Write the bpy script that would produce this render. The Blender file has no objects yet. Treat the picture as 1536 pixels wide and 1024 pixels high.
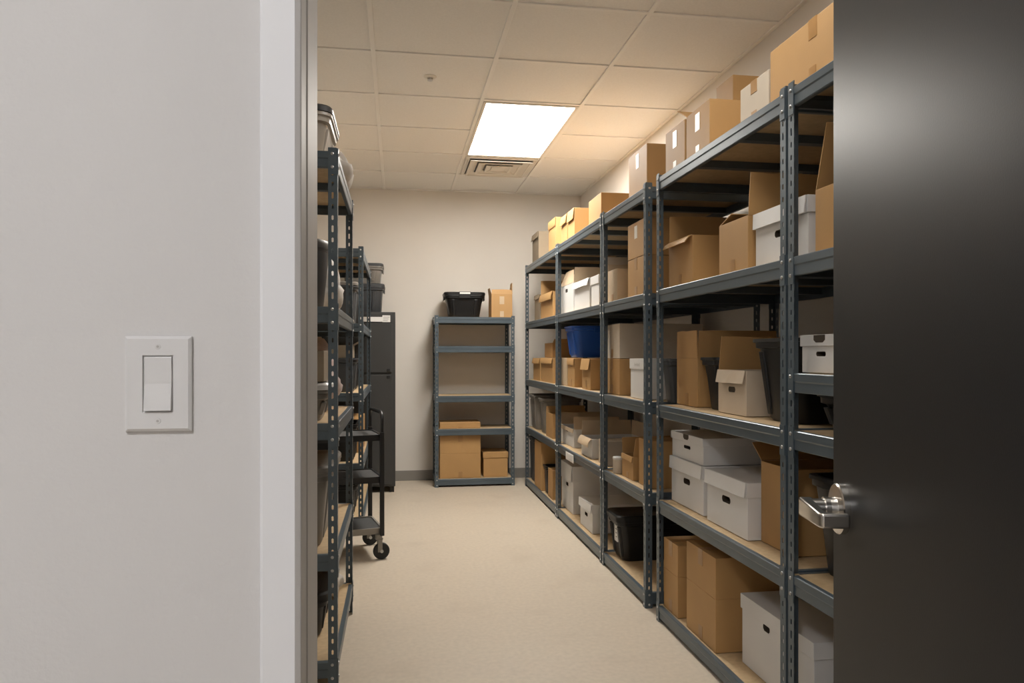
import bpy, bmesh, math, random
from mathutils import Vector, Matrix
random.seed(7)
SC = bpy.context.scene
COL = SC.collection
R = math.radians

# ------------------------------------------------------------------ materials
MATS = {}
def mat(name, col, rough=.6, metal=0., var=.06, scale=6., bump=0., bscale=60., stretch=(1, 1, 1), spec=.5,
        alpha=None, trans=0., emit=None, blotch=None):
    m = bpy.data.materials.new(name); m.use_nodes = True
    nt = m.node_tree; N = nt.nodes; L = nt.links
    b = N['Principled BSDF']
    b.inputs['Roughness'].default_value = rough
    b.inputs['Metallic'].default_value = metal
    b.inputs['Specular IOR Level'].default_value = spec
    b.inputs['Base Color'].default_value = (*col, 1)
    if emit:
        b.inputs['Emission Color'].default_value = (*emit[0], 1)
        b.inputs['Emission Strength'].default_value = emit[1]
    tc = N.new('ShaderNodeTexCoord'); mp = N.new('ShaderNodeMapping')
    L.new(tc.outputs['Object'], mp.inputs['Vector'])
    mp.inputs['Scale'].default_value = stretch
    if var:
        n = N.new('ShaderNodeTexNoise'); n.inputs['Scale'].default_value = scale; n.inputs['Detail'].default_value = 5
        L.new(mp.outputs[0], n.inputs['Vector'])
        mx = N.new('ShaderNodeMix'); mx.data_type = 'RGBA'
        mx.inputs['A'].default_value = (*[c * (1 - var) for c in col], 1)
        mx.inputs['B'].default_value = (*[min(1, c * (1 + var)) for c in col], 1)
        mr = N.new('ShaderNodeMapRange'); mr.inputs['From Min'].default_value = .3; mr.inputs['From Max'].default_value = .7
        L.new(n.outputs['Fac'], mr.inputs['Value']); L.new(mr.outputs[0], mx.inputs['Factor'])
        out = mx.outputs['Result']
        if blotch:
            n2 = N.new('ShaderNodeTexNoise'); n2.inputs['Scale'].default_value = blotch[0]; n2.inputs['Detail'].default_value = 8
            L.new(mp.outputs[0], n2.inputs['Vector'])
            r2 = N.new('ShaderNodeMapRange'); r2.inputs['From Min'].default_value = .55; r2.inputs['From Max'].default_value = .75
            L.new(n2.outputs['Fac'], r2.inputs['Value'])
            m2 = N.new('ShaderNodeMix'); m2.data_type = 'RGBA'; m2.inputs['B'].default_value = (*blotch[1], 1)
            ml = N.new('ShaderNodeMath'); ml.operation = 'MULTIPLY'; ml.inputs[1].default_value = blotch[2]
            L.new(r2.outputs[0], ml.inputs[0]); L.new(ml.outputs[0], m2.inputs['Factor']); L.new(out, m2.inputs['A'])
            out = m2.outputs['Result']
        L.new(out, b.inputs['Base Color'])
    if bump:
        nb = N.new('ShaderNodeTexNoise'); nb.inputs['Scale'].default_value = bscale; nb.inputs['Detail'].default_value = 3
        L.new(mp.outputs[0], nb.inputs['Vector'])
        bp = N.new('ShaderNodeBump'); bp.inputs['Strength'].default_value = bump; bp.inputs['Distance'].default_value = .002
        L.new(nb.outputs['Fac'], bp.inputs['Height']); L.new(bp.outputs[0], b.inputs['Normal'])
    if alpha is not None:
        b.inputs['Alpha'].default_value = alpha
    if trans:
        b.inputs['Transmission Weight'].default_value = trans
    MATS[name] = m
    return m
mat('kraft', (.47, .275, .108), .62, var=.08, scale=3, bump=.15, bscale=180, blotch=(5, (.36, .20, .085), .35))
mat('kraft_in', (.40, .235, .10), .7, var=.08, scale=4)
mat('kraft_grey', (.27, .215, .15), .7, var=.1, scale=4)
mat('kraft_pale', (.55, .42, .28), .65, var=.1, scale=4)
mat('pale', (.58, .50, .40), .65, var=.08, scale=4, blotch=(6, (.46, .36, .25), .4))
mat('tan_board', (.60, .50, .38), .65, var=.08, scale=4, blotch=(7, (.45, .31, .17), .5))
mat('white_board', (.74, .73, .715), .55, var=.03, scale=4, blotch=(5, (.62, .59, .54), .3))
mat('hole_shade', (.06, .045, .03), .9, var=0)  # dark brown painted in for the shade inside finger holes and notches
mat('tape_brown', (.38, .21, .08), .28, var=.08, scale=20)
mat('tape_white', (.80, .77, .70), .3, var=.05, scale=30)
mat('rack_metal', (.098, .128, .152), .36, metal=.35, var=.08, scale=5, bump=.05, bscale=40)
mat('zinc', (.55, .55, .55), .3, metal=.9, var=.05)
mat('deck', (.52, .375, .215), .7, var=.10, scale=40, bump=.2, bscale=200, blotch=(9, (.40, .27, .14), .4))
mat('black', (.009, .009, .0095), .38, spec=.4, var=.1, scale=8, bump=.08, bscale=200)
mat('darkgrey', (.045, .047, .05), .42, var=.1, scale=8)
mat('smoke', (.20, .185, .165), .35, var=.15, scale=7)
mat('clear_tub', (.46, .42, .37), .3, var=.12, scale=5)
mat('blue', (.014, .095, .45), .38, var=.08, scale=5)
mat('white_plastic', (.68, .67, .66), .35, var=.02)
mat('switch_plastic', (.70, .69, .685), .32, var=.01)
mat('bag_white', (.62, .59, .55), .62, var=.1, scale=14)
mat('bag_pink', (.60, .50, .47), .6, var=.15, scale=9, blotch=(11, (.34, .06, .10), .8))
mat('label_paper', (.78, .77, .74), .6, var=.03)
mat('ink', (.05, .05, .055), .7, var=0)
mat('ink_faint', (.45, .43, .41), .7, var=0)
mat('wall_room', (.725, .685, .63), .85, var=.025, scale=2, bump=.25, bscale=220)
mat('wall_corridor', (.68, .665, .655), .8, var=.02, scale=2.5, bump=.3, bscale=160)
mat('paint_trim', (.82, .82, .835), .5, var=.01, scale=3, bump=.03, bscale=90)
mat('frame_metal', (.42, .40, .38), .55, metal=0, spec=.35, var=.03, stretch=(6, 6, .3), scale=8)
mat('floor_concrete', (.585, .505, .405), .46, var=.06, scale=45, bump=.10, bscale=90, blotch=(3.2, (.49, .41, .32), .55))
mat('ceiling_tile', (.83, .81, .775), .9, var=.03, scale=90, bump=.35, bscale=260)
mat('ceiling_grid', (.85, .83, .795), .6, var=.01)
mat('vent_metal', (.72, .68, .61), .5, var=.01)
mat('vent_dark', (.30, .28, .26), .8, var=0)
mat('baseboard_vinyl', (.24, .225, .205), .5, var=.04)
mat('door_paint', (.020, .0205, .022), .42, metal=0, spec=.15, var=.08, scale=3, stretch=(1, 1, 1), bump=.06, bscale=240)
mat('steel', (.62, .60, .57), .24, metal=1., var=.04, scale=5, stretch=(1, 1, 14))
mat('cabinet_paint', (.046, .046, .045), .42, var=.08, scale=3)
mat('cart_black', (.014, .014, .015), .35, var=.1)
mat('cart_mat', (.06, .06, .06), .75, var=.15, scale=60, bump=.2, bscale=150)
mat('cart_lip', (.30, .28, .25), .5, metal=.3, var=.08)
mat('rubber', (.012, .012, .012), .55, var=0)
mat('room_lamp', (.9, .9, .9), .5, var=0, emit=((1., .955, .885), 36.5))
mat('room_lamp_dim', (.9, .9, .9), .5, var=0, emit=((1., .955, .885), 8.0))
mat('corridor_lamp', (.9, .9, .9), .5, var=0, emit=((.985, .985, 1.), 75.0))
mat('lamp_frame', (.74, .70, .64), .5, var=0)
mat('corridor_floor', (.34, .32, .30), .6, var=.06)

# ------------------------------------------------------------------ helpers
def new_bm(): return bmesh.new()
def quad(bm, pts):
    vs = [bm.verts.new(p) for p in pts]
    return bm.faces.new(vs)
def add_box(bm, x0, x1, y0, y1, z0, z1, mi=0):
    v = [bm.verts.new(p) for p in ((x0,y0,z0),(x1,y0,z0),(x1,y1,z0),(x0,y1,z0),(x0,y0,z1),(x1,y0,z1),(x1,y1,z1),(x0,y1,z1))]
    for f in ((3,2,1,0),(4,5,6,7),(0,1,5,4),(1,2,6,5),(2,3,7,6),(3,0,4,7)):
        bm.faces.new([v[i] for i in f]).material_index = mi
def add_cyl(bm, p0, p1, r0, r1=None, n=20, cap=True):
    if r1 is None: r1 = r0
    p0, p1 = Vector(p0), Vector(p1)
    a = (p1 - p0).normalized()
    u = a.orthogonal().normalized(); w = a.cross(u)
    A = [bm.verts.new(p0 + (u*math.cos(t) + w*math.sin(t))*r0) for t in [2*math.pi*i/n for i in range(n)]]
    B = [bm.verts.new(p1 + (u*math.cos(t) + w*math.sin(t))*r1) for t in [2*math.pi*i/n for i in range(n)]]
    for i in range(n):
        bm.faces.new((A[i], A[(i+1)%n], B[(i+1)%n], B[i]))
    if cap:
        bm.faces.new(A[::-1]); bm.faces.new(B)
def add_tube(bm, pts, r, n=12):
    pts = [Vector(p) for p in pts]
    rings = []
    u = None
    for i, p in enumerate(pts):
        t = (pts[min(i+1, len(pts)-1)] - pts[max(i-1, 0)]).normalized()
        if u is None: u = t.orthogonal().normalized()
        u = (u - t*u.dot(t)).normalized(); w = t.cross(u)
        rings.append([bm.verts.new(p + (u*math.cos(a) + w*math.sin(a))*r) for a in [2*math.pi*k/n for k in range(n)]])
    for A, B in zip(rings, rings[1:]):
        for k in range(n): bm.faces.new((A[k], A[(k+1)%n], B[(k+1)%n], B[k]))
    bm.faces.new(rings[0][::-1]); bm.faces.new(rings[-1])
def rrect(hx, hy, r, n=4, cx=0, cy=0):
    r = min(r, hx*.98, hy*.98); out = []
    for sx, sy, a0 in ((1,1,0),(-1,1,90),(-1,-1,180),(1,-1,270)):
        for k in range(n+1):
            a = R(a0 + 90*k/n)
            out.append((cx + sx*(hx-r) + r*math.cos(a), cy + sy*(hy-r) + r*math.sin(a)))
    return out
def loft(bm, rings, close_bottom=True, close_top=True):
    rv = [[bm.verts.new(p) for p in ring] for ring in rings]
    n = len(rv[0])
    for A, B in zip(rv, rv[1:]):
        for k in range(n): bm.faces.new((A[k], A[(k+1)%n], B[(k+1)%n], B[k]))
    if close_bottom: bm.faces.new(rv[0][::-1])
    if close_top: bm.faces.new(rv[-1])
def obj(name, bm, m, parent=None, loc=(0,0,0), rotz=0, bevel=0, seg=2, smooth=False, mats=None):
    bmesh.ops.recalc_face_normals(bm, faces=bm.faces[:])
    me = bpy.data.meshes.new(name); bm.to_mesh(me); bm.free()
    o = bpy.data.objects.new(name, me); COL.objects.link(o)
    for mm in (mats or [m]): me.materials.append(MATS[mm])
    o.location = loc; o.rotation_euler = (0, 0, rotz)
    if parent: o.parent = parent
    if bevel:
        b = o.modifiers.new('edge', 'BEVEL'); b.width = bevel; b.segments = seg; b.limit_method = 'ANGLE'; b.angle_limit = R(40)
    if smooth:
        for p in me.polygons: p.use_smooth = True
        if smooth != 'all': me.set_sharp_from_angle(angle=R(38))
    return o
def tag(o, label=None, cat=None, group=None, kind=None):
    if label: o['label'] = label
    if cat: o['category'] = cat
    if group: o['group'] = group
    if kind: o['kind'] = kind
    return o
def thing(name, label, cat, loc, rotz=0, group=None):
    o = bpy.data.objects.new(name, None); COL.objects.link(o)
    o.empty_display_size = .05
    o.location = loc; o.rotation_euler = (0, 0, rotz)
    return tag(o, label, cat, group)
def struct(name, bm, m, bevel=0, mats=None, parent=None, smooth=False):
    o = obj(name, bm, m, parent=parent, bevel=bevel, mats=mats, smooth=smooth)
    if parent is None: o['kind'] = 'structure'
    return o
def holed(bm, org, u, v, W, Hh, cx, cy, hw, hh, cut=.35):
    """a rectangle W x Hh in the plane (u, v) with an octagonal slot; returns the slot ring"""
    org, u, v = Vector(org), Vector(u), Vector(v)
    P = lambda a, b: bm.verts.new(org + u*a + v*b)
    c = [P(0,0), P(W,0), P(W,Hh), P(0,Hh)]
    k = min(hw, hh)*2*cut
    x0, x1, y0, y1 = cx-hw, cx+hw, cy-hh, cy+hh
    b0, b1 = P(x0+k,y0), P(x1-k,y0); r0, r1 = P(x1,y0+k), P(x1,y1-k)
    t0, t1 = P(x1-k,y1), P(x0+k,y1); l0, l1 = P(x0,y1-k), P(x0,y0+k)
    for f in ((c[0],c[1],b1,b0),(c[1],r0,b1),(c[1],c[2],r1,r0),(c[2],t0,r1),(c[2],c[3],t1,t0),(c[3],l0,t1),(c[3],c[0],l1,l0),(c[0],b0,l1)):
        bm.faces.new(f)
    return [b0, b1, r0, r1, t0, t1, l0, l1]

# ------------------------------------------------------------------ room shell
CZ = 2.88
XR, XL, YB = 1.87, -.86, 7.33
YW0, YW1 = .94, 1.12          # the wall the doorway is cut in
DXL, DXR, DZ = -.115, .985, 2.34
bm = new_bm(); add_box(bm, -2.4, 3.0, -1.6, YB+.1, -.08, 0); struct('floor', bm, 'floor_concrete')
bm = new_bm(); add_box(bm, XL-.1, XR+.1, YB, YB+.1, 0, CZ+.1); struct('wall_back', bm, 'wall_room')
bm = new_bm(); add_box(bm, XR, XR+.1, YW1, YB, 0, CZ+.1); struct('wall_right', bm, 'wall_room')
bm = new_bm(); add_box(bm, XL-.1, XL, YW1, YB, 0, CZ+.1); struct('wall_left', bm, 'wall_room')
bm = new_bm()
add_box(bm, -2.4, DXL-.004, YW0, YW1, 0, CZ+.1); add_box(bm, DXR+.004, 3.0, YW0, YW1, 0, CZ+.1); add_box(bm, DXL-.004, DXR+.004, YW0, YW1, DZ+.004, CZ+.1)
struct('wall_front', bm, 'wall_corridor')
bm = new_bm(); add_box(bm, -2.5, -2.4, -1.6, YW1, 0, CZ+.1); struct('wall_corridor_end', bm, 'wall_corridor')
bm = new_bm(); add_box(bm, 3.0, 3.1, -1.6, YW1, 0, CZ+.1); struct('wall_corridor_far_end', bm, 'wall_corridor')
bm = new_bm(); add_box(bm, -2.5, 3.1, -1.7, -1.6, 0, CZ+.1); struct('wall_corridor_side', bm, 'wall_corridor')
# ceiling: slab, recessed tiles and the proud T-bar grid
PX = [-.775, -.125, .54, 1.195]; PITCH = .655
PY = [1.39 + PITCH*i for i in range(10)]
bm = new_bm(); add_box(bm, XL-.1, XR+.1, YW1-.05, YB+.1, CZ, CZ+.1)
cl = struct('ceiling', bm, 'ceiling_tile')
bm = new_bm()
hw = .0125
for x in PX: add_box(bm, x-hw, x+hw, YW1, YB, CZ-.008, CZ+.001)
for y in PY:
    if y < YB-.05: add_box(bm, XL, XR, y-hw, y+hw, CZ-.007, CZ+.001)
add_box(bm, XR-.022, XR, YW1, YB, CZ-.008, CZ+.001); add_box(bm, XL, XL+.022, YW1, YB, CZ-.008, CZ+.001)
add_box(bm, XL, XR, YB-.022, YB, CZ-.008, CZ+.001)
obj('ceiling_grid', bm, 'ceiling_grid', parent=cl, bevel=.0015, seg=1)
bm = new_bm(); add_box(bm, -2.5, 3.1, -1.7, YW1-.05, CZ, CZ+.1); struct('ceiling_corridor', bm, 'ceiling_tile')
# baseboards
bm = new_bm(); add_box(bm, XL, XR, YB-.008, YB, 0, .10); struct('baseboard_back', bm, 'baseboard_vinyl', bevel=.003)
bm = new_bm(); add_box(bm, XR-.008, XR, YW1, YB-.008, 0, .10); struct('baseboard_right', bm, 'baseboard_vinyl', bevel=.003)
bm = new_bm(); add_box(bm, XL, XL+.008, YW1, YB-.008, 0, .10); struct('baseboard_left', bm, 'baseboard_vinyl', bevel=.003)
# door frame: white painted face and grey metal reveal
def jamb(name, xin, s):
    bm = new_bm()
    add_box(bm, *sorted((xin - s*.050, xin - s*.002)), YW0-.012, YW0, 0, DZ+.05)
    struct(name, bm, 'paint_trim', bevel=.004)
    bm = new_bm()
    prof = [(.0, YW0-.016), (.0, YW0+.035), (.0012, YW0+.036), (.0016, YW0+.038), (-.0016, YW1-.03), (-.0022, YW1+.010), (-.04, YW1+.012), (-.04, YW1), (-.003, YW1), (-.003, YW0-.004), (-.008, YW0-.012), (-.008, YW0-.016)]
    A = [bm.verts.new((xin + s*a, y, 0)) for a, y in prof]; B = [bm.verts.new((xin + s*a, y, DZ)) for a, y in prof]
    n = len(prof)
    for i in range(n): bm.faces.new((A[i], A[(i+1)%n], B[(i+1)%n], B[i]))
    bm.faces.new(A); bm.faces.new(B[::-1])
    return bm
b1 = jamb('trim_1', DXL, 1); struct('trim_2', b1, 'frame_metal', bevel=.0035)
b1 = jamb('trim_3', DXR, -1); struct('trim_4', b1, 'frame_metal', bevel=.0035)
bm = new_bm(); add_box(bm, DXL-.002, DXR+.002, YW0-.012, YW0, DZ, DZ+.05); struct('trim_5', bm, 'paint_trim', bevel=.002)
bm = new_bm(); add_box(bm, DXL+.004, DXR-.004, YW0-.012, YW1+.012, DZ-.012, DZ-.001); struct('trim_6', bm, 'frame_metal', bevel=.002)

# ------------------------------------------------------------------ lamps, vent, sprinkler
def panel_lamp(label, x0, x1, y0, y1, m, group=None):
    t = thing('ceiling_light', label, 'light', ((x0+x1)/2, (y0+y1)/2, CZ))
    hx, hy = (x1-x0)/2, (y1-y0)/2
    bm = new_bm(); w = .022
    add_box(bm, -hx, hx, -hy, -hy+w, -.012, -.0005); add_box(bm, -hx, hx, hy-w, hy, -.012, -.0005)
    add_box(bm, -hx, -hx+w, -hy+w, hy-w, -.012, -.0005); add_box(bm, hx-w, hx, -hy+w, hy-w, -.012, -.0005)
    obj('frame', bm, 'lamp_frame', t, bevel=.002, seg=1)
    bm = new_bm(); add_box(bm, -hx+w, hx-w, -hy+w, hy-w, -.007, -.001); obj('diffuser', bm, m, t)
    return t
panel_lamp('bright white flat light panel in the ceiling beside the square air vent', .553, 1.182, PY[5]+.018, PY[7]-.018, 'room_lamp')
panel_lamp('second light panel in the storeroom ceiling just inside the doorway', .553, 1.182, PY[0]+.018, PY[2]-.018, 'room_lamp_dim')
panel_lamp('light panel in the corridor ceiling outside the doorway', -1.15, -.55, -.95, -.60, 'corridor_lamp')
v = thing('ceiling_vent', 'square louvred white air vent in the ceiling tiles beside the light panel', 'vent', ((PX[2]+PX[3])/2, (PY[7]+PY[8])/2, CZ))
hs = .30
bm = new_bm()
def pyr_ring(bm, h0, h1, z0, z1, th=.004):
    q0 = [(-h0,-h0),(h0,-h0),(h0,h0),(-h0,h0)]; q1 = [(-h1,-h1),(h1,-h1),(h1,h1),(-h1,h1)]
    loft(bm, [[(x,y,z0) for x,y in q0], [(x,y,z1) for x,y in q1], [(x*(1-.02),y*(1-.02),z1-th) for x,y in q1], [(x*(1-.015),y*(1-.015),z0-th) for x,y in q0], ], False, False)
bm = new_bm(); add_box(bm, -.285, .285, -.285, .285, -.006, -.001); obj('backing', bm, 'vent_dark', v)
bm = new_bm(); w = .035
add_box(bm, -hs, hs, -hs, -hs+w, -.014, -.0005); add_box(bm, -hs, hs, hs-w, hs, -.014, -.0005)
add_box(bm, -hs, -hs+w, -hs+w, hs-w, -.014, -.0005); add_box(bm, hs-w, hs, -hs+w, hs-w, -.014, -.0005)
obj('frame', bm, 'vent_metal', v, bevel=.003, seg=1)
for h0, h1 in ((.262, .196), (.184, .124), (.112, .056)):
    bm = new_bm(); pyr_ring(bm, h0, h1, -.028, -.008)
    hl = h0-.020
    loft(bm, [[(-a,-a,z),(a,-a,z),(a,a,z),(-a,a,z)] for a, z in ((h0,-.0275),(h0+.001,-.031),(hl,-.031),(hl,-.0275))], False, False); obj('louver', bm, 'vent_metal', v)
bm = new_bm(); add_box(bm, -.060, .060, -.060, .060, -.026, -.020); obj('centre_plate', bm, 'vent_metal', v, bevel=.003)
s = thing('fire_sprinkler', 'small round white sprinkler head in the ceiling tile', 'sprinkler', (.194, 4.33, CZ))
bm = new_bm(); loft(bm, [[(r*math.cos(a), r*math.sin(a), z) for a in [2*math.pi*k/24 for k in range(24)]] for r, z in ((.038,-.0005),(.038,-.003),(.030,-.008),(.016,-.010),(.014,-.004))], False, True)
obj('escutcheon', bm, 'vent_metal', s, smooth=True)
bm = new_bm(); add_cyl(bm, (0,0,-.004), (0,0,-.022), .008, .006, 12); add_cyl(bm, (0,0,-.020), (0,0,-.024), .016, .016, 16); obj('head', bm, 'zinc', s)

# ------------------------------------------------------------------ door leaf and lever
HA = R(15)
door_free = Vector((1.125, 1.76, 0)); ldir = Vector((math.sin(HA), math.cos(HA), 0)); LEAF = .85
bm = new_bm()
# local: y from hinge (0) to free edge, x = 0 is the face towards the doorway, thickness to +x
add_box(bm, 0, .045, 0, LEAF, .012, DZ-.02)
door = obj('door_1', bm, 'door_paint', loc=door_free - ldir*LEAF, rotz=-HA, bevel=.003, seg=2)
door['kind'] = 'structure'
zc = .862; yc = LEAF - .072
lv = None
bm = new_bm()
loft(bm, [[(x, yc + r*math.cos(a), zc + r*math.sin(a)) for a in [2*math.pi*k/48 for k in range(48)]] for r, x in ((.063,0),(.063,-.014),(.060,-.017),(.048,-.018))], False, True)
rose = obj('door_lever', bm, 'steel', door, smooth=True, bevel=0)
bm = new_bm()
add_cyl(bm, (-.012, yc, zc), (-.034, yc, zc), .030, .027, 32); add_cyl(bm, (-.034, yc, zc), (-.046, yc, zc), .029, .029, 32); add_cyl(bm, (-.045, yc, zc), (-.085, yc, zc), .024, .024, 32)
obj('shank', bm, 'steel', rose, smooth=True)
bm = new_bm()
prof = [(-.066, .026), (-.100, .026), (-.100, -.135), (-.094, -.148), (-.030, -.148), (-.030, -.130), (-.072, -.122), (-.076, -.112), (-.076, -.02)]
# a flat return lever: blade along the leaf, its end turned back to the door
A = [bm.verts.new((x, yc + y, zc - .024 + (.006 if y < -.05 else 0))) for x, y in prof]; B = [bm.verts.new((x, yc + y, zc + .024 - (.008 if y < -.05 else 0))) for x, y in prof]
n = len(prof)
for i in range(n): bm.faces.new((A[i], A[(i+1)%n], B[(i+1)%n], B[i]))
bm.faces.new(A); bm.faces.new(B[::-1])
obj('lever_blade', bm, 'steel', rose, bevel=.005, seg=3, smooth=True)

# ------------------------------------------------------------------ wall switch
sw = thing('light_switch', 'white rocker light switch plate on the corridor wall beside the doorway', 'light switch', (-.2825, YW0, 1.2145))
bm = new_bm(); hx, hz = .0378, .0572
def zring(hx, hz, y, dx=0): return [(-hx, y, -hz), (hx, y, -hz), (hx, y, hz), (-hx, y, hz)]
loft(bm, [zring(hx, hz, -.0004), zring(hx, hz, -.004), zring(hx-.0035, hz-.0035, -.0068)], True, False)
# front face with the rocker opening
top = zring(hx-.0035, hz-.0035, -.0068); ox, oz = .0172, .0338
inn = zring(ox, oz, -.0068); inn2 = zring(ox, oz, -.0035)
T = [bm.verts.new(p) for p in top]; I = [bm.verts.new(p) for p in inn]; J = [bm.verts.new(p) for p in inn2]
for i in range(4):
    bm.faces.new((T[i], T[(i+1)%4], I[(i+1)%4], I[i])); bm.faces.new((I[i], I[(i+1)%4], J[(i+1)%4], J[i]))
bm.faces.new(J)
bmesh.ops.remove_doubles(bm, verts=bm.verts[:], dist=1e-5)
obj('plate', bm, 'switch_plastic', sw, bevel=.0006)
bm = new_bm(); ix, iz = .0154, .0322
pr = [(-.0036, iz), (-.0068, iz), (-.0062, .0), (-.0105, -iz), (-.0036, -iz)]
A = [bm.verts.new((-ix, y, z)) for y, z in pr]; B = [bm.verts.new((ix, y, z)) for y, z in pr]
for i in range(5): bm.faces.new((A[i], A[(i+1)%5], B[(i+1)%5], B[i]))
bm.faces.new(A); bm.faces.new(B[::-1])
obj('rocker', bm, 'switch_plastic', sw, bevel=.0006)
for z in (.0445, -.0445):
    bm = new_bm(); add_cyl(bm, (0,-.0062,z), (0,-.0074,z), .0036, .0032, 16); o = obj('screw', bm, 'white_plastic', sw)
    bm = new_bm(); add_cyl(bm, (0,-.0070,z), (0,-.0076,z), .0016, .0016, 10); obj('screw_slot', bm, 'ink_faint', o)

# ------------------------------------------------------------------ steel shelving
_posts = {}
FL = .033
def post_mesh(h, sx, sy):
    k = (round(h, 4), sx, sy)
    if k in _posts: return _posts[k]
    bm = new_bm(); ch = .040; n = int(h/ch)
    for i in range(n):
        z = i*ch; hh = .0085 if i % 3 else .0125; w = .0036
        zz = ch if i < n-1 else h - z
        holed(bm, (0, 0, z), (sx, 0, 0), (0, 0, 1), FL, zz, FL*.52, ch*.5, w, hh)
        holed(bm, (0, 0, z), (0, sy, 0), (0, 0, 1), FL, zz, FL*.52, ch*.5, w, hh)
    bmesh.ops.remove_doubles(bm, verts=bm.verts[:], dist=1e-5)
    bmesh.ops.recalc_face_normals(bm, faces=bm.faces[:])
    c = Vector((sx*.02, sy*.02, h/2))
    f = bm.faces[0]
    # thickness goes to the inside of the angle
    if f.normal.dot(c - f.calc_center_median()) < 0: bmesh.ops.reverse_faces(bm, faces=bm.faces[:])
    bmesh.ops.solidify(bm, geom=bm.faces[:], thickness=-.0022)
    bmesh.ops.recalc_face_normals(bm, faces=bm.faces[:])
    me = bpy.data.meshes.new('post'); bm.to_mesh(me); bm.free(); me.materials.append(MATS['rack_metal'])
    _posts[k] = me
    return me
BH = .060
def beam_bm(L, rivets=True):
    """a pressed beam along y from 0 to L, outer face at x = 0 facing -x, top at z = 0"""
    bm = new_bm()
    pr = [(.018, .0), (.002, .0), (-.0005, -.0025), (-.0005, -.024), (.0022, -.029), (.0022, -BH+.003), (.0045, -BH), (.018, -BH)]
    a, b = FL-.004, L-FL+.004
    A = [bm.verts.new((x, a, z)) for x, z in pr]; B = [bm.verts.new((x, b, z)) for x, z in pr]
    fs = [bm.faces.new((A[i], A[i+1], B[i+1], B[i])) for i in range(len(pr)-1)]
    bmesh.ops.recalc_face_normals(bm, faces=fs)
    bmesh.ops.solidify(bm, geom=fs, thickness=.0016)
    for y0, y1 in ((.003, FL), (L-FL, L-.003)):
        add_box(bm, -.0026, -.0004, y0, y1, -.084, .012)
        for z in (-.010, -.058):
            yc = (y0+y1)/2
            if rivets:
                loft(bm, [[(x, yc + r*math.cos(t), z + r*math.sin(t)) for t in [2*math.pi*k/10 for k in range(10)]] for r, x in ((.006,-.0024),(.0055,-.0045),(.003,-.0062))], False, True)
                for f in bm.faces[-21:]: f.material_index = 1
    return bm
def rack(label, loc, rotz, L, D, H, levels, bars=2, group='steel shelving units', brace=False):
    t = thing('shelving_rack', label, 'shelving rack', loc, rotz, group)
    for x, y, sx, sy in ((0,0,1,1), (0,L,1,-1), (D,0,-1,1), (D,L,-1,-1)):
        o = bpy.data.objects.new('post', post_mesh(H, sx, sy)); COL.objects.link(o); o.parent = t; o.location = (x, y, 0)
    proto = {}
    def piece(key, name, make, m, loc, rz=0, mats=None, bevel=0):
        if key not in proto:
            o = obj(name, make(), m, t, loc, rz, mats=mats, bevel=bevel); proto[key] = o
        else:
            o = proto[key].copy(); COL.objects.link(o); o.parent = t; o.location = loc; o.rotation_euler = (0, 0, rz)
        return o
    def deck():
        bm = new_bm(); add_box(bm, .007, D-.007, .007, L-.007, -.013, 0); return bm
    def bar():
        bm = new_bm(); add_box(bm, .007, D-.007, -.018, .018, -.043, -.0135); return bm
    for z in levels:
        piece('f', 'front_beam', lambda: beam_bm(L), 'rack_metal', (0, 0, z+.001), 0, ['rack_metal', 'zinc'])
        piece('f', 'rear_beam', None, None, (D, L, z+.001), math.pi)
        piece('s', 'side_beam', lambda: beam_bm(D), 'rack_metal', (0, L, z+.001), -math.pi/2, ['rack_metal', 'zinc'])
        piece('s', 'side_beam', None, None, (D, 0, z+.001), math.pi/2)
        piece('d', 'deck', deck, 'deck', (0, 0, z))
        for k in range(bars):
            piece('b', 'cross_bar', bar, 'rack_metal', (0, L*(k+1)/(bars+1), z))
    for o in t.children:
        if o.name.startswith('front_beam') and o.location.x > D/2: o.name = 'rear_beam'
    if brace:
        bm = new_bm(); add_cyl(bm, brace[0], brace[1], .012, .012, 8); obj('brace', bm, 'rack_metal', t)
    return t
LV = [2.075, 1.55, 1.013, .565, .075]
XF = 1.21; RD = .60
rack('long-row steel shelving bay standing against the back wall corner', (XF, 5.500, 0), 0, 1.375, RD, 2.095, LV, 2)
rack('long-row steel shelving bay holding the bright blue tub', (XF, 4.247, 0), 0, 1.237, RD, 2.095, LV, 2)
rack('short shelving bay holding the large black labelled tote at the bottom', (XF, 3.46, 0), 0, .772, RD, 2.095, LV, 1)
rack('wide shelving bay with the stack of white file boxes, beside the double post', (XF, 2.147, 0), 0, 1.161, RD, 2.095, LV, 2)
rack('shelving bay with an extra short shelf, partly hidden by the open door', (XF, 1.16, 0), 0, .972, RD, 2.095, [2.075, 1.55, 1.19, 1.013, .575-.01, .075], 1, brace=((RD-.02, .97, 1.53), (RD-.02, .30, 1.13)))
rack('tall steel shelving rack beside the doorway frame, bags on top', (-.21, 3.63, 0), math.pi, .93, .55, 1.99, [1.978, 1.42, 1.0, .53, .145], 1)
rack('steel shelving rack behind the black utility cart', (-.23, 6.65, 0), math.pi, 1.45, .55, 2.0, [1.985, 1.463, .98, .49, .10], 2)
rack('short mostly empty five-shelf rack standing on its own at the back wall', (1.11, 6.90, 0), math.pi/2, .755, .40, 1.615, [1.60, 1.325, .856, .544, .075], 1)

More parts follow.
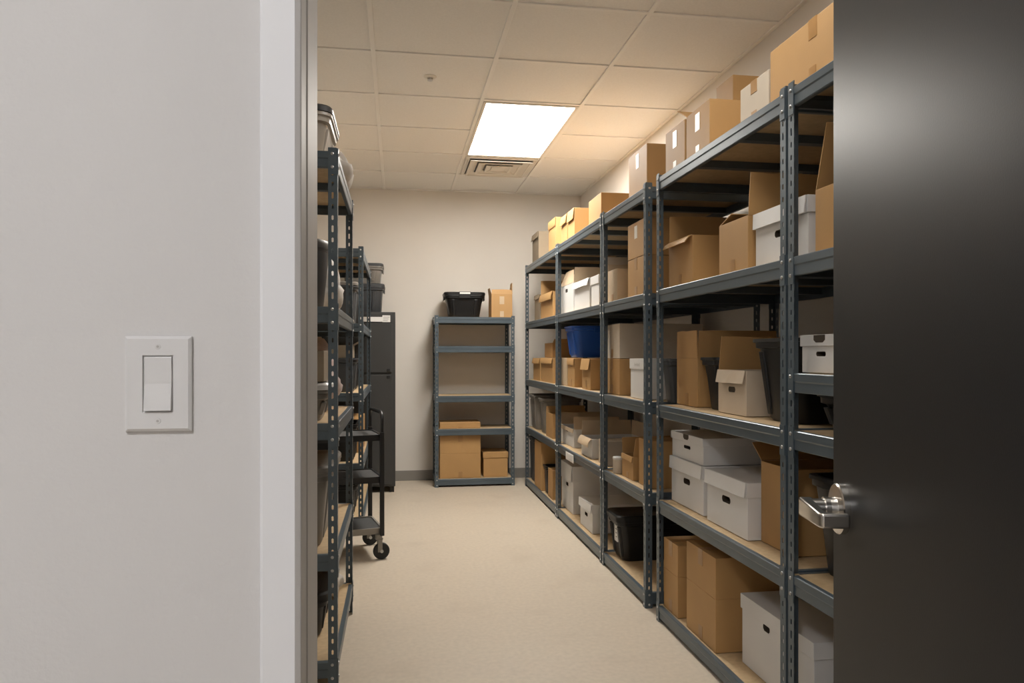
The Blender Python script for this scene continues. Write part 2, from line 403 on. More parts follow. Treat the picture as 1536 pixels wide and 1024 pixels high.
# ------------------------------------------------------------------ boxes
def flap_bm(w, l, ang, curl, taper=1.0, th=.0035, n=5, rag=0.):
    """panel hinged at the origin: axis along Y, 'out' = -X; ang from straight up towards out"""
    bm = new_bm(); rows = []
    x = z = 0.; a = ang
    for i in range(n+1):
        f = 1 - (1-taper)*i/n
        nx, nz = math.cos(R(a)), math.sin(R(a))      # normal (towards inside)
        nx, nz = nx, nz
        hw = w/2*f
        row = []
        m = 4
        for j in range(m+1):
            yy = -hw + 2*hw*j/m
            jz = rag*random.uniform(-1, .4) if i == n else 0
            dx, dz = -math.sin(R(a)), math.cos(R(a))
            row.append((Vector((x + dx*jz, yy, z + dz*jz)), Vector((nx, 0, nz))))
        rows.append(row)
        a2 = a + curl/n
        x += -math.sin(R(a2))*l/n; z += math.cos(R(a2))*l/n; a = a2
    F = [[bm.verts.new(p) for p, q in r] for r in rows]; K = [[bm.verts.new(p + q*th) for p, q in r] for r in rows]
    m = len(F[0]) - 1
    for i in range(n):
        for j in range(m):
            bm.faces.new((F[i][j], F[i][j+1], F[i+1][j+1], F[i+1][j])); bm.faces.new((K[i][j], K[i+1][j], K[i+1][j+1], K[i][j+1]))
        bm.faces.new((F[i][0], F[i+1][0], K[i+1][0], K[i][0])); bm.faces.new((F[i][m], K[i][m], K[i+1][m], F[i+1][m]))
    for j in range(m):
        bm.faces.new((F[0][j], K[0][j], K[0][j+1], F[0][j+1])); bm.faces.new((F[n][j], F[n][j+1], K[n][j+1], K[n][j]))
    return bm
def open_shell(bm, hx, hy, h, th=.004, top_in=0.):
    o = lambda s, z: [(-hx*s, -hy*s, z), (hx*s, -hy*s, z), (hx*s, hy*s, z), (-hx*s, hy*s, z)]
    i = lambda z: [(-hx+th, -hy+th, z), (hx-th, -hy+th, z), (hx-th, hy-th, z), (-hx+th, hy-th, z)]
    loft(bm, [o(1, 0), o(1, h), i(h), i(th)], True, True)
def add_flaps(t, flaps, hx, hy, h, m, rag=.004):
    for fl in flaps:
        side, ang, l, curl = fl[:4]; tp = fl[4] if len(fl) > 4 else .97
        if side in ('front', 'back'):
            bm = flap_bm(2*hy-.004, l, ang, curl, tp, rag=rag)
            loc = ((-hx-.001) if side == 'front' else hx+.001, 0, h); rz = 0 if side == 'front' else math.pi
        else:
            bm = flap_bm(2*hx-.004, l, ang, curl, tp, rag=rag)
            loc = (0, (-hy-.001) if side == 'near' else hy+.001, h); rz = math.pi/2 if side == 'near' else -math.pi/2
        obj('flap', bm, fl[5] if len(fl) > 5 else m, t, loc, rz)
def add_tape(t, hx, h, code, w=.045):
    if not code: return
    m = 'tape_white' if code in (3, 4) else 'kraft_pale' if code == 5 else 'tape_brown'
    w = min(w, .05); ln = min(.065, h*.3)
    if code in (2, 3, 4, 5):
        bm = new_bm(); y0 = -w/2
        add_box(bm, -hx-.0012, -hx+.001, y0, y0+w, h-ln-(.03 if code > 2 else 0), h+(.0012 if code == 2 else -.02))
        if code == 2: add_box(bm, -hx, hx, y0, y0+w, h-.0005, h+.0012)
        obj('tape', bm, m, t)
    if code in (1, 2, 4, 5):
        bm = new_bm(); add_box(bm, -hx-.0012, -hx+.001, -w/2+.004, w/2-.004, .004, ln*.9); obj('tape', bm, m, t)
def base_of(it): return ((it['x'] + it['d']/2, (it['y0']+it['y1'])/2, it['z']))
def carton(it, rotz=0, loc=None):
    hx, hy, h = it['d']/2, (it['y1']-it['y0'])/2, it['h']
    t = thing('cardboard_box', it['label'], 'cardboard box', loc or base_of(it), rotz, it.get('group'))
    m = it.get('mat', 'kraft')
    bm = new_bm()
    if it.get('open'):
        open_shell(bm, hx, hy, h)
    elif it.get('seam'):
        zs = h*.56
        q = lambda s, z: [(-s[0], -s[1], z), (s[0], -s[1], z), (s[0], s[1], z), (-s[0], s[1], z)]
        loft(bm, [q((hx, hy), 0), q((hx, hy), zs), q((hx-.002, hy-.002), zs+.001), q((hx-.002, hy-.002), zs+.003), q((hx, hy), zs+.004), q((hx, hy), h)])
    else:
        add_box(bm, -hx, hx, -hy, hy, 0, h)
    obj('body', bm, m, t, bevel=.0025)
    add_flaps(t, it.get('flaps', ()), hx, hy, h, m)
    add_tape(t, hx, h if not it.get('open') else h-.002, it.get('tape', 2) if not (it.get('open') and it.get('tape') == 2) else 1)
    return t
def filebox(it, rotz=0, loc=None):
    hx, hy, h = it['d']/2, (it['y1']-it['y0'])/2, it['h']
    t = thing('file_box', it['label'], 'file box', loc or base_of(it), rotz, it.get('group'))
    m = it.get('mat', 'white_board'); lid = it.get('lid', 'none'); op = it.get('open')
    hole = it.get('hole', 1)
    lh = 0 if lid == 'none' else min((.34 if it.get('deep') else .30)*h, .12 if it.get('deep') else .055)
    bm = new_bm(); hb = h - (.004 if lh else 0)
    ins = .005 if lh else 0
    bx, by = hx-ins, hy-ins
    # body: five walls plus a front with a finger hole
    th = .004
    if hole:
        zh = hb - lh - min(.035, h*.17) if lh else hb - min(.045, h*.2)
        hw_ = min(.036, by*.24); hh_ = min(.013, h*.06)
        ysh = 0
        if it.get('onehole'): zh = hb*.755; ysh = -.06; hh_ = .013; hw_ = .023
        if it.get('slot'): zh = hb - .075
        ring = holed(bm, (-bx, -by, 0), (0, 1, 0), (0, 0, 1), 2*by, hb, by - ysh, zh, hw_, hh_, .3)
        inner = [bm.verts.new(v.co + Vector((.0035 if op else .03, 0, 0))) for v in ring]
        for i in range(8):
            bm.faces.new((ring[i], ring[(i+1)%8], inner[(i+1)%8], inner[i])).material_index = 1
        bm.faces.new(inner).material_index = 1  # shallow pocket, its inner shade put into the colour
    else:
        quad(bm, [(-bx,-by,0), (-bx,by,0), (-bx,by,hb), (-bx,-by,hb)])
    quad(bm, [(bx,-by,0), (bx,by,0), (bx,by,hb), (bx,-by,hb)])
    for s in (-1, 1): quad(bm, [(-bx,s*by,0), (bx,s*by,0), (bx,s*by,hb), (-bx,s*by,hb)])
    quad(bm, [(-bx,-by,0), (bx,-by,0), (bx,by,0), (-bx,by,0)])
    if op:
        o = [(-bx,-by,hb), (bx,-by,hb), (bx,by,hb), (-bx,by,hb)]
        i1 = [(-bx+th,-by+th,hb), (bx-th,-by+th,hb), (bx-th,by-th,hb), (-bx+th,by-th,hb)]
        zl = hb*.45 if hole else .01
        i2 = [(x, y, zl) for x, y, z in i1]
        loft(bm, [o, i1, i2], False, True)
    else:
        quad(bm, [(-bx,-by,hb), (bx,-by,hb), (bx,by,hb), (-bx,by,hb)])
    bmesh.ops.remove_doubles(bm, verts=bm.verts[:], dist=1e-5)
    obj('body', bm, m, t, bevel=.002, mats=[m, 'hole_shade'])
    if lh:
        bm = new_bm()
        z0, z1 = h - lh, h
        r = lambda a, b, z: [(-a,-b,z), (a,-b,z), (a,b,z), (-a,b,z)]
        loft(bm, [r(hx-.0035, hy-.0035, z0), r(hx, hy, z0), r(hx, hy, z1), ], False, True)
        loft(bm, [r(hx-.0035, hy-.0035, z0), r(hx-.0035, hy-.0035, z1-.004)], False, True)
        bmesh.ops.remove_doubles(bm, verts=bm.verts[:], dist=1e-5)
        l = obj('lid', bm, m, t, bevel=.003)
        if lid == 'flap':      # front lip standing a little off the body
            l2 = flap_bm(2*hy-.006, lh*1.0, 175.5, 0, .97); obj('lid_lip', l2, m, l, (-hx-.001, 0, h-.001))
        elif hole and not it.get('onehole'):
            bm = new_bm()
            loft(bm, [[(x, yy, zz) for yy, zz in ((-.03, h-.001), (-.03, h-.016), (-.018, h-.024), (.018, h-.024), (.03, h-.016), (.03, h-.001))] for x in (-hx-.0008, -hx+.001)])
            obj('notch_shade', bm, 'hole_shade', l)  # raised dark plate: a notch's shade painted onto the closed lid
        if it.get('scribble'):
            bm = new_bm()
            for k in range(5): add_box(bm, -hx-.0006, -hx+.0005, -.05+.02*k, -.047+.02*k, h-.042, h-.022-.003*(k % 2))
            add_box(bm, -hx-.0006, -hx+.0005, -.05, .03, h-.034, h-.0315)
            obj('handwriting', bm, 'ink_faint', l)
    add_flaps(t, it.get('flaps', ()), hx, hy, h, 'kraft_pale' if it.get('inner') else m)
    return t
def tote(it, rotz=0, loc=None, name='storage_tote', cat='storage tote'):
    hx, hy, h = it['d']/2, (it['y1']-it['y0'])/2, it['h']
    t = thing(name, it['label'], cat, loc or base_of(it), rotz, it.get('group'))
    m = it.get('mat', 'black'); tp = it.get('taper', .88)
    rim = min(.018, hx*.16, hy*.16); lid = it.get('lid')
    ht = h - (.03 if lid else 0)
    rr = min(.05, hx*.35, hy*.35)
    def ring(s, z, dx=0): return [(x, y, z) for x, y in rrect((hx-rim)*s + dx, (hy-rim)*s + dx, rr)]
    bm = new_bm()
    prof = [(tp*.97, 0), (tp, .012), (tp + (1-tp)*.62, ht*.62), (1-.006, ht-.036)]
    rings = [ring(a, z) for a, z in prof] + [ring(1, ht-.032, rim*.55), ring(1, ht-.014, rim*.6), ring(1, ht-.012, rim), ring(1, ht, rim*.95), ring(1, ht, -.002), ring(1, ht-.03, -.004), ring(tp, .03, -.004)]
    loft(bm, rings, True, True)
    obj('tub', bm, m, t, smooth=True)
    # grip pads on the two short ends and vertical ribs on the front
    for s in (-1, 1):
        bm = new_bm(); add_box(bm, -min(.06, hx*.4), min(.06, hx*.4), s*(hy-rim*.2)-.006, s*(hy-rim*.2)+.004, ht-.05, ht-.012); obj('handle', bm, m, t, bevel=.003)
    if hy > .12:
        for yy in (-.55, .55):
            bm = new_bm()
            x0 = -(hx-rim)*tp; x1 = -(hx-rim)*1.0
            A = [(x0-.005, yy*hy*.9-.012, .02), (x0-.005, yy*hy*.9+.012, .02), (x0+.01, yy*hy*.9+.02, .02), (x0+.01, yy*hy*.9-.02, .02)]
            B = [(x1-.004, yy*hy-.012, ht-.045), (x1-.004, yy*hy+.012, ht-.045), (x1+.012, yy*hy+.02, ht-.045), (x1+.012, yy*hy-.02, ht-.045)]
            loft(bm, [A, B]); obj('rib', bm, m, t, bevel=.003)
    if lid:
        bm = new_bm(); loft(bm, [ring(1, ht+.001, rim*1.15), ring(1, ht+.018, rim*1.15), ring(1, ht+.026, rim*.8), ring(1, ht+.026, -.01), ring(1, ht+.018, -.02)], True, True)
        obj('lid', bm, it.get('lidmat', m), t, smooth=True)
        if it.get('latch'):
            bm = new_bm(); add_box(bm, -hx-.008, -hx+.014, -.055, .055, ht-.035, ht+.029); obj('latch', bm, m, t, bevel=.004)
            bm = new_bm(); add_box(bm, -hx-.0088, -hx-.0078, -.05, .05, ht+.006, ht+.024); obj('sticker', bm, 'label_paper', t)
    if it.get('tag'):
        bm = new_bm(); xa = -(hx-rim)*(tp + (1-tp)*.5) - .006; yy = -hy*.2
        add_box(bm, xa-.004, xa+.003, yy-.028, yy+.028, h*.38, h*.80); l = obj('label', bm, 'label_paper', t)
        bm = new_bm()
        for k in range(4): add_box(bm, xa-.0046, xa-.003, yy-.02, yy+.012-.004*k, h*.72-.022*k, h*.735-.022*k)
        obj('print', bm, 'ink', l)
    return t
ITEMS = [
    {'kind': 'carton', 'x': 1.27, 'y0': 6.524, 'y1': 6.832, 'z': 2.0775, 'h': 0.289, 'd': 0.3, 'label': 'dull grey-brown box on the top shelf, closest to the back wall', 'group': 'cardboard boxes on the long row of shelves', 'mat': 'kraft_grey', 'flaps': [('front', 170, 0.06, 0)], 'tape': 0},
    {'kind': 'carton', 'x': 1.27, 'y0': 5.793, 'y1': 6.076, 'z': 2.0775, 'h': 0.281, 'd': 0.26, 'label': 'narrow tan box with torn front flap on the top shelf, second from the back wall', 'group': 'cardboard boxes on the long row of shelves', 'flaps': [('front', 165, 0.07, 25)], 'tape': 0},
    {'kind': 'carton', 'x': 1.27, 'y0': 5.395, 'y1': 5.593, 'z': 2.0775, 'h': 0.232, 'd': 0.26, 'label': 'slim tan box on the top shelf squeezed before the taller flap-topped box', 'group': 'cardboard boxes on the long row of shelves', 'flaps': [('front', 160, 0.07, 20)], 'tape': 0},
    {'kind': 'carton', 'x': 1.27, 'y0': 5.165, 'y1': 5.368, 'z': 2.0775, 'h': 0.232, 'd': 0.26, 'label': 'tan box with small folded flap on the top shelf, fourth from the back wall', 'group': 'cardboard boxes on the long row of shelves', 'flaps': [('front', 168, 0.08, 10)], 'tape': 0},
    {'kind': 'carton', 'x': 1.27, 'y0': 4.466, 'y1': 4.768, 'z': 2.0775, 'h': 0.19, 'd': 0.34, 'label': 'closed tan box at the joint of second and third bay tops', 'group': 'cardboard boxes on the long row of shelves', 'tape': 0},
    {'kind': 'carton', 'x': 1.28, 'y0': 3.643, 'y1': 3.942, 'z': 2.0775, 'h': 0.266, 'd': 0.28, 'label': 'plain box with white tape mark on the top of the third bay', 'group': 'cardboard boxes on the long row of shelves', 'tape': 3},
    {'kind': 'carton', 'x': 1.26, 'y0': 3.089, 'y1': 3.323, 'z': 2.0775, 'h': 0.214, 'd': 0.22, 'label': 'tan box with two white tape patches beside the flap-open box on top shelf', 'group': 'cardboard boxes on the long row of shelves', 'tape': 4},
    {'kind': 'carton', 'x': 1.26, 'y0': 2.827, 'y1': 3.071, 'z': 2.0775, 'h': 0.215, 'd': 0.24, 'label': 'box with one brown flap sticking out and white tape on the top shelf', 'group': 'cardboard boxes on the long row of shelves', 'tape': 4, 'flaps': [('far', 62, 0.13, 0)], 'open': 1},
    {'kind': 'carton', 'x': 1.5, 'y0': 3.115, 'y1': 3.291, 'z': 2.0775, 'h': 0.435, 'd': 0.26, 'label': 'tall box standing at the wall behind others on the top shelf', 'group': 'cardboard boxes on the long row of shelves', 'tape': 0},
    {'kind': 'carton', 'x': 1.26, 'y0': 2.348, 'y1': 2.557, 'z': 2.0775, 'h': 0.15, 'd': 0.3, 'label': 'whitish box with brown tape strips on the top shelf of the fourth bay', 'group': 'cardboard boxes on the long row of shelves', 'mat': 'pale', 'tape': 2},
    {'kind': 'carton', 'x': 1.26, 'y0': 1.819, 'y1': 2.337, 'z': 2.0775, 'h': 0.202, 'd': 0.42, 'label': 'large tan box on the top shelf nearest the open door', 'group': 'cardboard boxes on the long row of shelves', 'tape': 2},
    {'kind': 'carton', 'x': 1.27, 'y0': 6.462, 'y1': 6.713, 'z': 1.5525, 'h': 0.236, 'd': 0.3, 'label': 'dark grey-brown box on the second shelf beside the back wall', 'group': 'cardboard boxes on the long row of shelves', 'mat': 'kraft_grey', 'flaps': [('front', 172, 0.04, 0)], 'tape': 0},
    {'kind': 'carton', 'x': 1.27, 'y0': 5.908, 'y1': 6.425, 'z': 1.5525, 'h': 0.218, 'd': 0.32, 'label': 'brown box with torn flap on the second shelf of the bay at the back wall', 'group': 'cardboard boxes on the long row of shelves', 'flaps': [('front', 150, 0.07, 30), ('far', 8, 0.14, 6)], 'open': 1, 'tape': 0},
    {'kind': 'filebox', 'x': 1.26, 'y0': 5.154, 'y1': 5.596, 'z': 1.5525, 'h': 0.216, 'd': 0.36, 'label': 'white file box with round finger hole on second shelf, beside brown torn boxes', 'group': 'white file boxes on the long row of shelves', 'lid': 'none', 'open': 1, 'flaps': [('front', -14, 0.11, 0, 0.55), ('near', 6, 0.11, 0)], 'inner': 1},
    {'kind': 'filebox', 'x': 1.26, 'y0': 4.711, 'y1': 5.138, 'z': 1.5525, 'h': 0.204, 'd': 0.36, 'label': 'white box with loose top flaps, middle of three white ones on second shelf', 'group': 'white file boxes on the long row of shelves', 'lid': 'none', 'hole': 0, 'flaps': [('front', 160, 0.05, 8)]},
    {'kind': 'filebox', 'x': 1.26, 'y0': 4.492, 'y1': 4.688, 'z': 1.5525, 'h': 0.203, 'd': 0.36, 'label': 'narrow white lidded box on second shelf, third of the three white ones', 'group': 'white file boxes on the long row of shelves', 'lid': 'plain', 'hole': 0},
    {'kind': 'carton', 'x': 1.27, 'y0': 4.128, 'y1': 4.32, 'z': 1.5525, 'h': 0.199, 'd': 0.26, 'label': 'faded open box next to the two-box stack on the second shelf', 'group': 'cardboard boxes on the long row of shelves', 'mat': 'kraft_pale', 'open': 1, 'flaps': [('far', 20, 0.05, 0)], 'tape': 1},
    {'kind': 'carton', 'x': 1.27, 'y0': 4.358, 'y1': 4.476, 'z': 1.5525, 'h': 0.295, 'd': 0.34, 'label': 'pale box behind the steel posts, between white boxes and faded open box, second shelf', 'group': 'cardboard boxes on the long row of shelves', 'mat': 'pale', 'tape': 0},
    {'kind': 'carton', 'x': 1.255, 'y0': 3.608, 'y1': 3.882, 'z': 1.5525, 'h': 0.206, 'd': 0.36, 'label': 'lower box of the two-box stack on the second shelf of the third bay', 'group': 'cardboard boxes on the long row of shelves', 'tape': 2},
    {'kind': 'carton', 'x': 1.255, 'y0': 3.608, 'y1': 3.882, 'z': 1.7614, 'h': 0.189, 'd': 0.36, 'label': 'upper box of the two-box stack on the second shelf of the third bay', 'group': 'cardboard boxes on the long row of shelves', 'tape': 3},
    {'kind': 'carton', 'x': 1.27, 'y0': 3.027, 'y1': 3.306, 'z': 1.5525, 'h': 0.216, 'd': 0.32, 'label': 'brown box with sagging lid flap over its front on the second shelf', 'group': 'cardboard boxes on the long row of shelves', 'flaps': [('front', 112, 0.045, 40), ('near', -72, 0.06, -20), ('far', 0, 0.135, 6)], 'open': 1, 'tape': 2},
    {'kind': 'carton', 'x': 1.255, 'y0': 2.487, 'y1': 2.728, 'z': 1.5525, 'h': 0.201, 'd': 0.38, 'label': 'brown box with one tall flap standing up behind the white lidded box', 'group': 'cardboard boxes on the long row of shelves', 'open': 1, 'flaps': [('near', 0, 0.155, 4), ('far', -70, 0.1, 0)], 'tape': 2},
    {'kind': 'filebox', 'x': 1.27, 'y0': 2.123, 'y1': 2.473, 'z': 1.5525, 'h': 0.198, 'd': 0.34, 'label': 'white lidded box behind the double post on the second shelf', 'group': 'white file boxes on the long row of shelves', 'lid': 'flap'},
    {'kind': 'carton', 'x': 1.26, 'y0': 1.819, 'y1': 2.064, 'z': 1.5525, 'h': 0.197, 'd': 0.36, 'label': 'tan box with flap raised, on the second shelf beside the door edge', 'group': 'cardboard boxes on the long row of shelves', 'open': 1, 'flaps': [('far', -14, 0.2, 0)], 'tape': 0},
    {'kind': 'carton', 'x': 1.25, 'y0': 6.345, 'y1': 6.674, 'z': 1.0155, 'h': 0.199, 'd': 0.3, 'label': 'narrow brown box with torn flap on the middle shelf at the back wall end', 'group': 'cardboard boxes on the long row of shelves', 'flaps': [('front', 160, 0.05, 10)], 'tape': 0},
    {'kind': 'carton', 'x': 1.25, 'y0': 5.815, 'y1': 6.309, 'z': 1.0155, 'h': 0.202, 'd': 0.34, 'label': 'brown box under the small open box on the middle shelf', 'group': 'cardboard boxes on the long row of shelves', 'flaps': [('front', 158, 0.05, 20)], 'tape': 0},
    {'kind': 'carton', 'x': 1.29, 'y0': 6.014, 'y1': 6.344, 'z': 1.2201, 'h': 0.125, 'd': 0.22, 'label': 'small open box perched on brown boxes on the middle shelf, back wall bay', 'group': 'cardboard boxes on the long row of shelves', 'open': 1, 'flaps': [('near', 60, 0.06, 0)], 'tape': 0},
    {'kind': 'carton', 'x': 1.25, 'y0': 5.321, 'y1': 5.551, 'z': 1.0155, 'h': 0.205, 'd': 0.34, 'label': 'brown box under the far corner of the blue tub', 'group': 'cardboard boxes on the long row of shelves', 'tape': 0, 'mat': 'kraft_pale'},
    {'kind': 'carton', 'x': 1.25, 'y0': 5.084, 'y1': 5.294, 'z': 1.0155, 'h': 0.206, 'd': 0.34, 'label': 'brown box with curled flap under the middle of the blue tub', 'group': 'cardboard boxes on the long row of shelves', 'flaps': [('front', 165, 0.05, 20)], 'tape': 2},
    {'kind': 'carton', 'x': 1.25, 'y0': 4.648, 'y1': 4.869, 'z': 1.0155, 'h': 0.204, 'd': 0.34, 'label': 'brown box with wide flap hanging over its front under the blue tub', 'group': 'cardboard boxes on the long row of shelves', 'flaps': [('front', 167, 0.075, 6)], 'tape': 2},
    {'kind': 'tote', 'x': 1.245, 'y0': 5.123, 'y1': 5.437, 'z': 1.2268, 'h': 0.228, 'd': 0.44, 'label': 'bright blue plastic tub on top of brown boxes', 'group': 'tubs and bins on the long row of shelves', 'mat': 'blue', 'taper': 0.88},
    {'kind': 'carton', 'x': 1.255, 'y0': 4.035, 'y1': 4.326, 'z': 1.0155, 'h': 0.208, 'd': 0.4, 'label': 'brown box beneath the big pale box on the middle shelf', 'group': 'cardboard boxes on the long row of shelves', 'tape': 2},
    {'kind': 'carton', 'x': 1.255, 'y0': 4.035, 'y1': 4.326, 'z': 1.2259, 'h': 0.199, 'd': 0.5, 'label': 'big pale box stacked on a brown box on the middle shelf', 'group': 'cardboard boxes on the long row of shelves', 'mat': 'pale', 'tape': 1},
    {'kind': 'filebox', 'x': 1.255, 'y0': 3.619, 'y1': 3.853, 'z': 1.0155, 'h': 0.211, 'd': 0.4, 'label': 'narrow white box with deep lid beside the steel posts on the middle shelf', 'group': 'white file boxes on the long row of shelves', 'lid': 'plain', 'hole': 0, 'scribble': 1},
    {'kind': 'tote', 'x': 1.275, 'y0': 3.342, 'y1': 3.453, 'z': 1.0155, 'h': 0.212, 'd': 0.42, 'label': 'small dark grey bin behind the tall brown box on the middle shelf', 'group': 'tubs and bins on the long row of shelves', 'mat': 'darkgrey', 'taper': 0.9},
    {'kind': 'carton', 'x': 1.31, 'y0': 3.067, 'y1': 3.307, 'z': 1.0155, 'h': 0.217, 'd': 0.38, 'label': 'tall brown box with flaps standing up beside the small black wastebasket', 'group': 'cardboard boxes on the long row of shelves', 'open': 1, 'flaps': [('front', 0, 0.125, 0), ('near', 0, 0.125, 0)], 'tape': 1},
    {'kind': 'tote', 'x': 1.3, 'y0': 2.864, 'y1': 3.035, 'z': 1.0155, 'h': 0.221, 'd': 0.26, 'label': 'small black wastebasket between the tall brown box and tan file box', 'group': 'tubs and bins on the long row of shelves', 'mat': 'black', 'taper': 0.8},
    {'kind': 'filebox', 'x': 1.295, 'y0': 2.58, 'y1': 2.822, 'z': 1.0155, 'h': 0.172, 'd': 0.4, 'label': 'tan file box with open lid raised behind on the middle shelf', 'group': 'white file boxes on the long row of shelves', 'mat': 'tan_board', 'lid': 'none', 'open': 1, 'flaps': [('front', 168, 0.055, 0), ('far', -6, 0.135, 0, 0.97, 'kraft')], 'slot': 1},
    {'kind': 'tote', 'x': 1.27, 'y0': 2.226, 'y1': 2.519, 'z': 1.0155, 'h': 0.289, 'd': 0.44, 'label': 'big black tote with wide rim beside the tan file box', 'group': 'tubs and bins on the long row of shelves', 'mat': 'black', 'taper': 0.84},
    {'kind': 'filebox', 'x': 1.265, 'y0': 1.942, 'y1': 2.159, 'z': 1.1925, 'h': 0.117, 'd': 0.36, 'label': 'white lidded file box on the short extra shelf by the door', 'group': 'white file boxes on the long row of shelves', 'lid': 'plain'},
    {'kind': 'tote', 'x': 1.275, 'y0': 1.87, 'y1': 2.111, 'z': 1.0155, 'h': 0.118, 'd': 0.4, 'label': 'low black tub in the shadow under the short extra shelf', 'group': 'tubs and bins on the long row of shelves', 'mat': 'black', 'taper': 0.9},
    {'kind': 'tote', 'x': 1.222, 'y0': 6.481, 'y1': 6.832, 'z': 0.5675, 'h': 0.311, 'd': 0.4, 'label': 'grey see-through tub on fourth shelf at the back wall end', 'group': 'tubs and bins on the long row of shelves', 'mat': 'smoke', 'taper': 0.93, 'lid': 0},
    {'kind': 'tote', 'x': 1.225, 'y0': 6.144, 'y1': 6.349, 'z': 0.5675, 'h': 0.301, 'd': 0.36, 'label': 'smoky tub with tan papers inside on fourth shelf, second from back wall', 'group': 'tubs and bins on the long row of shelves', 'mat': 'smoke', 'taper': 0.93, 'lid': 0},
    {'kind': 'carton', 'x': 1.24, 'y0': 5.781, 'y1': 6.042, 'z': 0.5675, 'h': 0.2, 'd': 0.34, 'label': 'brown box beside the two grey tubs on fourth shelf', 'group': 'cardboard boxes on the long row of shelves', 'open': 1, 'flaps': [('far', 20, 0.05, 0)], 'tape': 0},
    {'kind': 'filebox', 'x': 1.275, 'y0': 5.205, 'y1': 5.639, 'z': 0.5675, 'h': 0.134, 'd': 0.36, 'label': 'white box with crumpled top above the shelf tag on fourth shelf', 'group': 'white file boxes on the long row of shelves', 'lid': 'none', 'hole': 1, 'open': 1, 'flaps': [('front', 168, 0.03, 0), ('far', 28, 0.11, 20), ('near', -30, 0.1, 0)], 'inner': 1},
    {'kind': 'filebox', 'x': 1.255, 'y0': 4.634, 'y1': 4.907, 'z': 0.5675, 'h': 0.128, 'd': 0.36, 'label': 'white box with curled brown inner flap beside the crumpled white box', 'group': 'white file boxes on the long row of shelves', 'lid': 'none', 'hole': 0, 'open': 1, 'flaps': [('front', 120, 0.06, 60), ('far', 4, 0.1, 0), ('back', 0, 0.1, 0)], 'inner': 1},
    {'kind': 'carton', 'x': 1.26, 'y0': 4.328, 'y1': 4.486, 'z': 0.5675, 'h': 0.15, 'd': 0.34, 'label': 'pale box behind the small round tin on fourth shelf', 'group': 'cardboard boxes on the long row of shelves', 'mat': 'pale', 'tape': 0},
    {'kind': 'carton', 'x': 1.26, 'y0': 3.806, 'y1': 4.001, 'z': 0.5675, 'h': 0.126, 'd': 0.3, 'label': 'brown box with large crumpled flaps standing open on fourth shelf', 'group': 'cardboard boxes on the long row of shelves', 'open': 1, 'flaps': [('front', 172, 0.03, 0), ('far', 10, 0.09, 10), ('near', 6, 0.11, 14)], 'tape': 1},
    {'kind': 'carton', 'x': 1.27, 'y0': 3.561, 'y1': 3.741, 'z': 0.5675, 'h': 0.24, 'd': 0.36, 'label': 'brown box behind the steel posts beside the stacked white file boxes', 'group': 'cardboard boxes on the long row of shelves', 'tape': 0},
    {'kind': 'filebox', 'x': 1.272, 'y0': 2.923, 'y1': 3.294, 'z': 0.5675, 'h': 0.209, 'd': 0.48, 'label': 'lower white file box of the stack of two on fourth shelf', 'group': 'white file boxes on the long row of shelves', 'lid': 'flap'},
    {'kind': 'filebox', 'x': 1.272, 'y0': 2.923, 'y1': 3.286, 'z': 0.7789, 'h': 0.115, 'd': 0.48, 'label': 'upper white file box of the stack of two on fourth shelf', 'group': 'white file boxes on the long row of shelves', 'lid': 'plain'},
    {'kind': 'filebox', 'x': 1.262, 'y0': 2.509, 'y1': 2.874, 'z': 0.5675, 'h': 0.211, 'd': 0.36, 'label': 'white file box with slanted lid standing alone beside the stack of two', 'group': 'white file boxes on the long row of shelves', 'lid': 'flap'},
    {'kind': 'carton', 'x': 1.317, 'y0': 2.289, 'y1': 2.509, 'z': 0.5675, 'h': 0.293, 'd': 0.3, 'label': 'brown box with pointed open flap behind the double post on fourth shelf', 'group': 'cardboard boxes on the long row of shelves', 'open': 1, 'flaps': [('far', 55, 0.1, 0)], 'tape': 0},
    {'kind': 'tote', 'x': 1.275, 'y0': 1.957, 'y1': 2.149, 'z': 0.5675, 'h': 0.307, 'd': 0.34, 'label': 'tall black bin behind the door lever on fourth shelf', 'group': 'tubs and bins on the long row of shelves', 'mat': 'black', 'taper': 0.8},
    {'kind': 'tote', 'x': 1.222, 'y0': 6.53, 'y1': 6.832, 'z': 0.0775, 'h': 0.406, 'd': 0.36, 'label': 'dark grey bin on bottom shelf against the back wall', 'group': 'tubs and bins on the long row of shelves', 'mat': 'darkgrey', 'taper': 0.95},
    {'kind': 'carton', 'x': 1.225, 'y0': 6.188, 'y1': 6.475, 'z': 0.0775, 'h': 0.411, 'd': 0.34, 'label': 'tall brown box on bottom shelf beside the dark grey bin', 'group': 'cardboard boxes on the long row of shelves', 'tape': 0, 'open': 1, 'flaps': [('near', -20, 0.05, 0)]},
    {'kind': 'tote', 'x': 1.23, 'y0': 5.999, 'y1': 6.163, 'z': 0.0775, 'h': 0.233, 'd': 0.3, 'label': 'short black bin on bottom shelf between two brown boxes', 'group': 'tubs and bins on the long row of shelves', 'mat': 'black', 'taper': 0.95},
    {'kind': 'carton', 'x': 1.24, 'y0': 5.781, 'y1': 5.959, 'z': 0.0775, 'h': 0.234, 'd': 0.3, 'label': 'short brown box on bottom shelf beside the first steel post', 'group': 'cardboard boxes on the long row of shelves', 'tape': 0},
    {'kind': 'filebox', 'x': 1.27, 'y0': 5.226, 'y1': 5.605, 'z': 0.0775, 'h': 0.35, 'd': 0.44, 'label': 'tall white box with deep lid on bottom shelf of second bay', 'group': 'white file boxes on the long row of shelves', 'lid': 'flap', 'deep': 1},
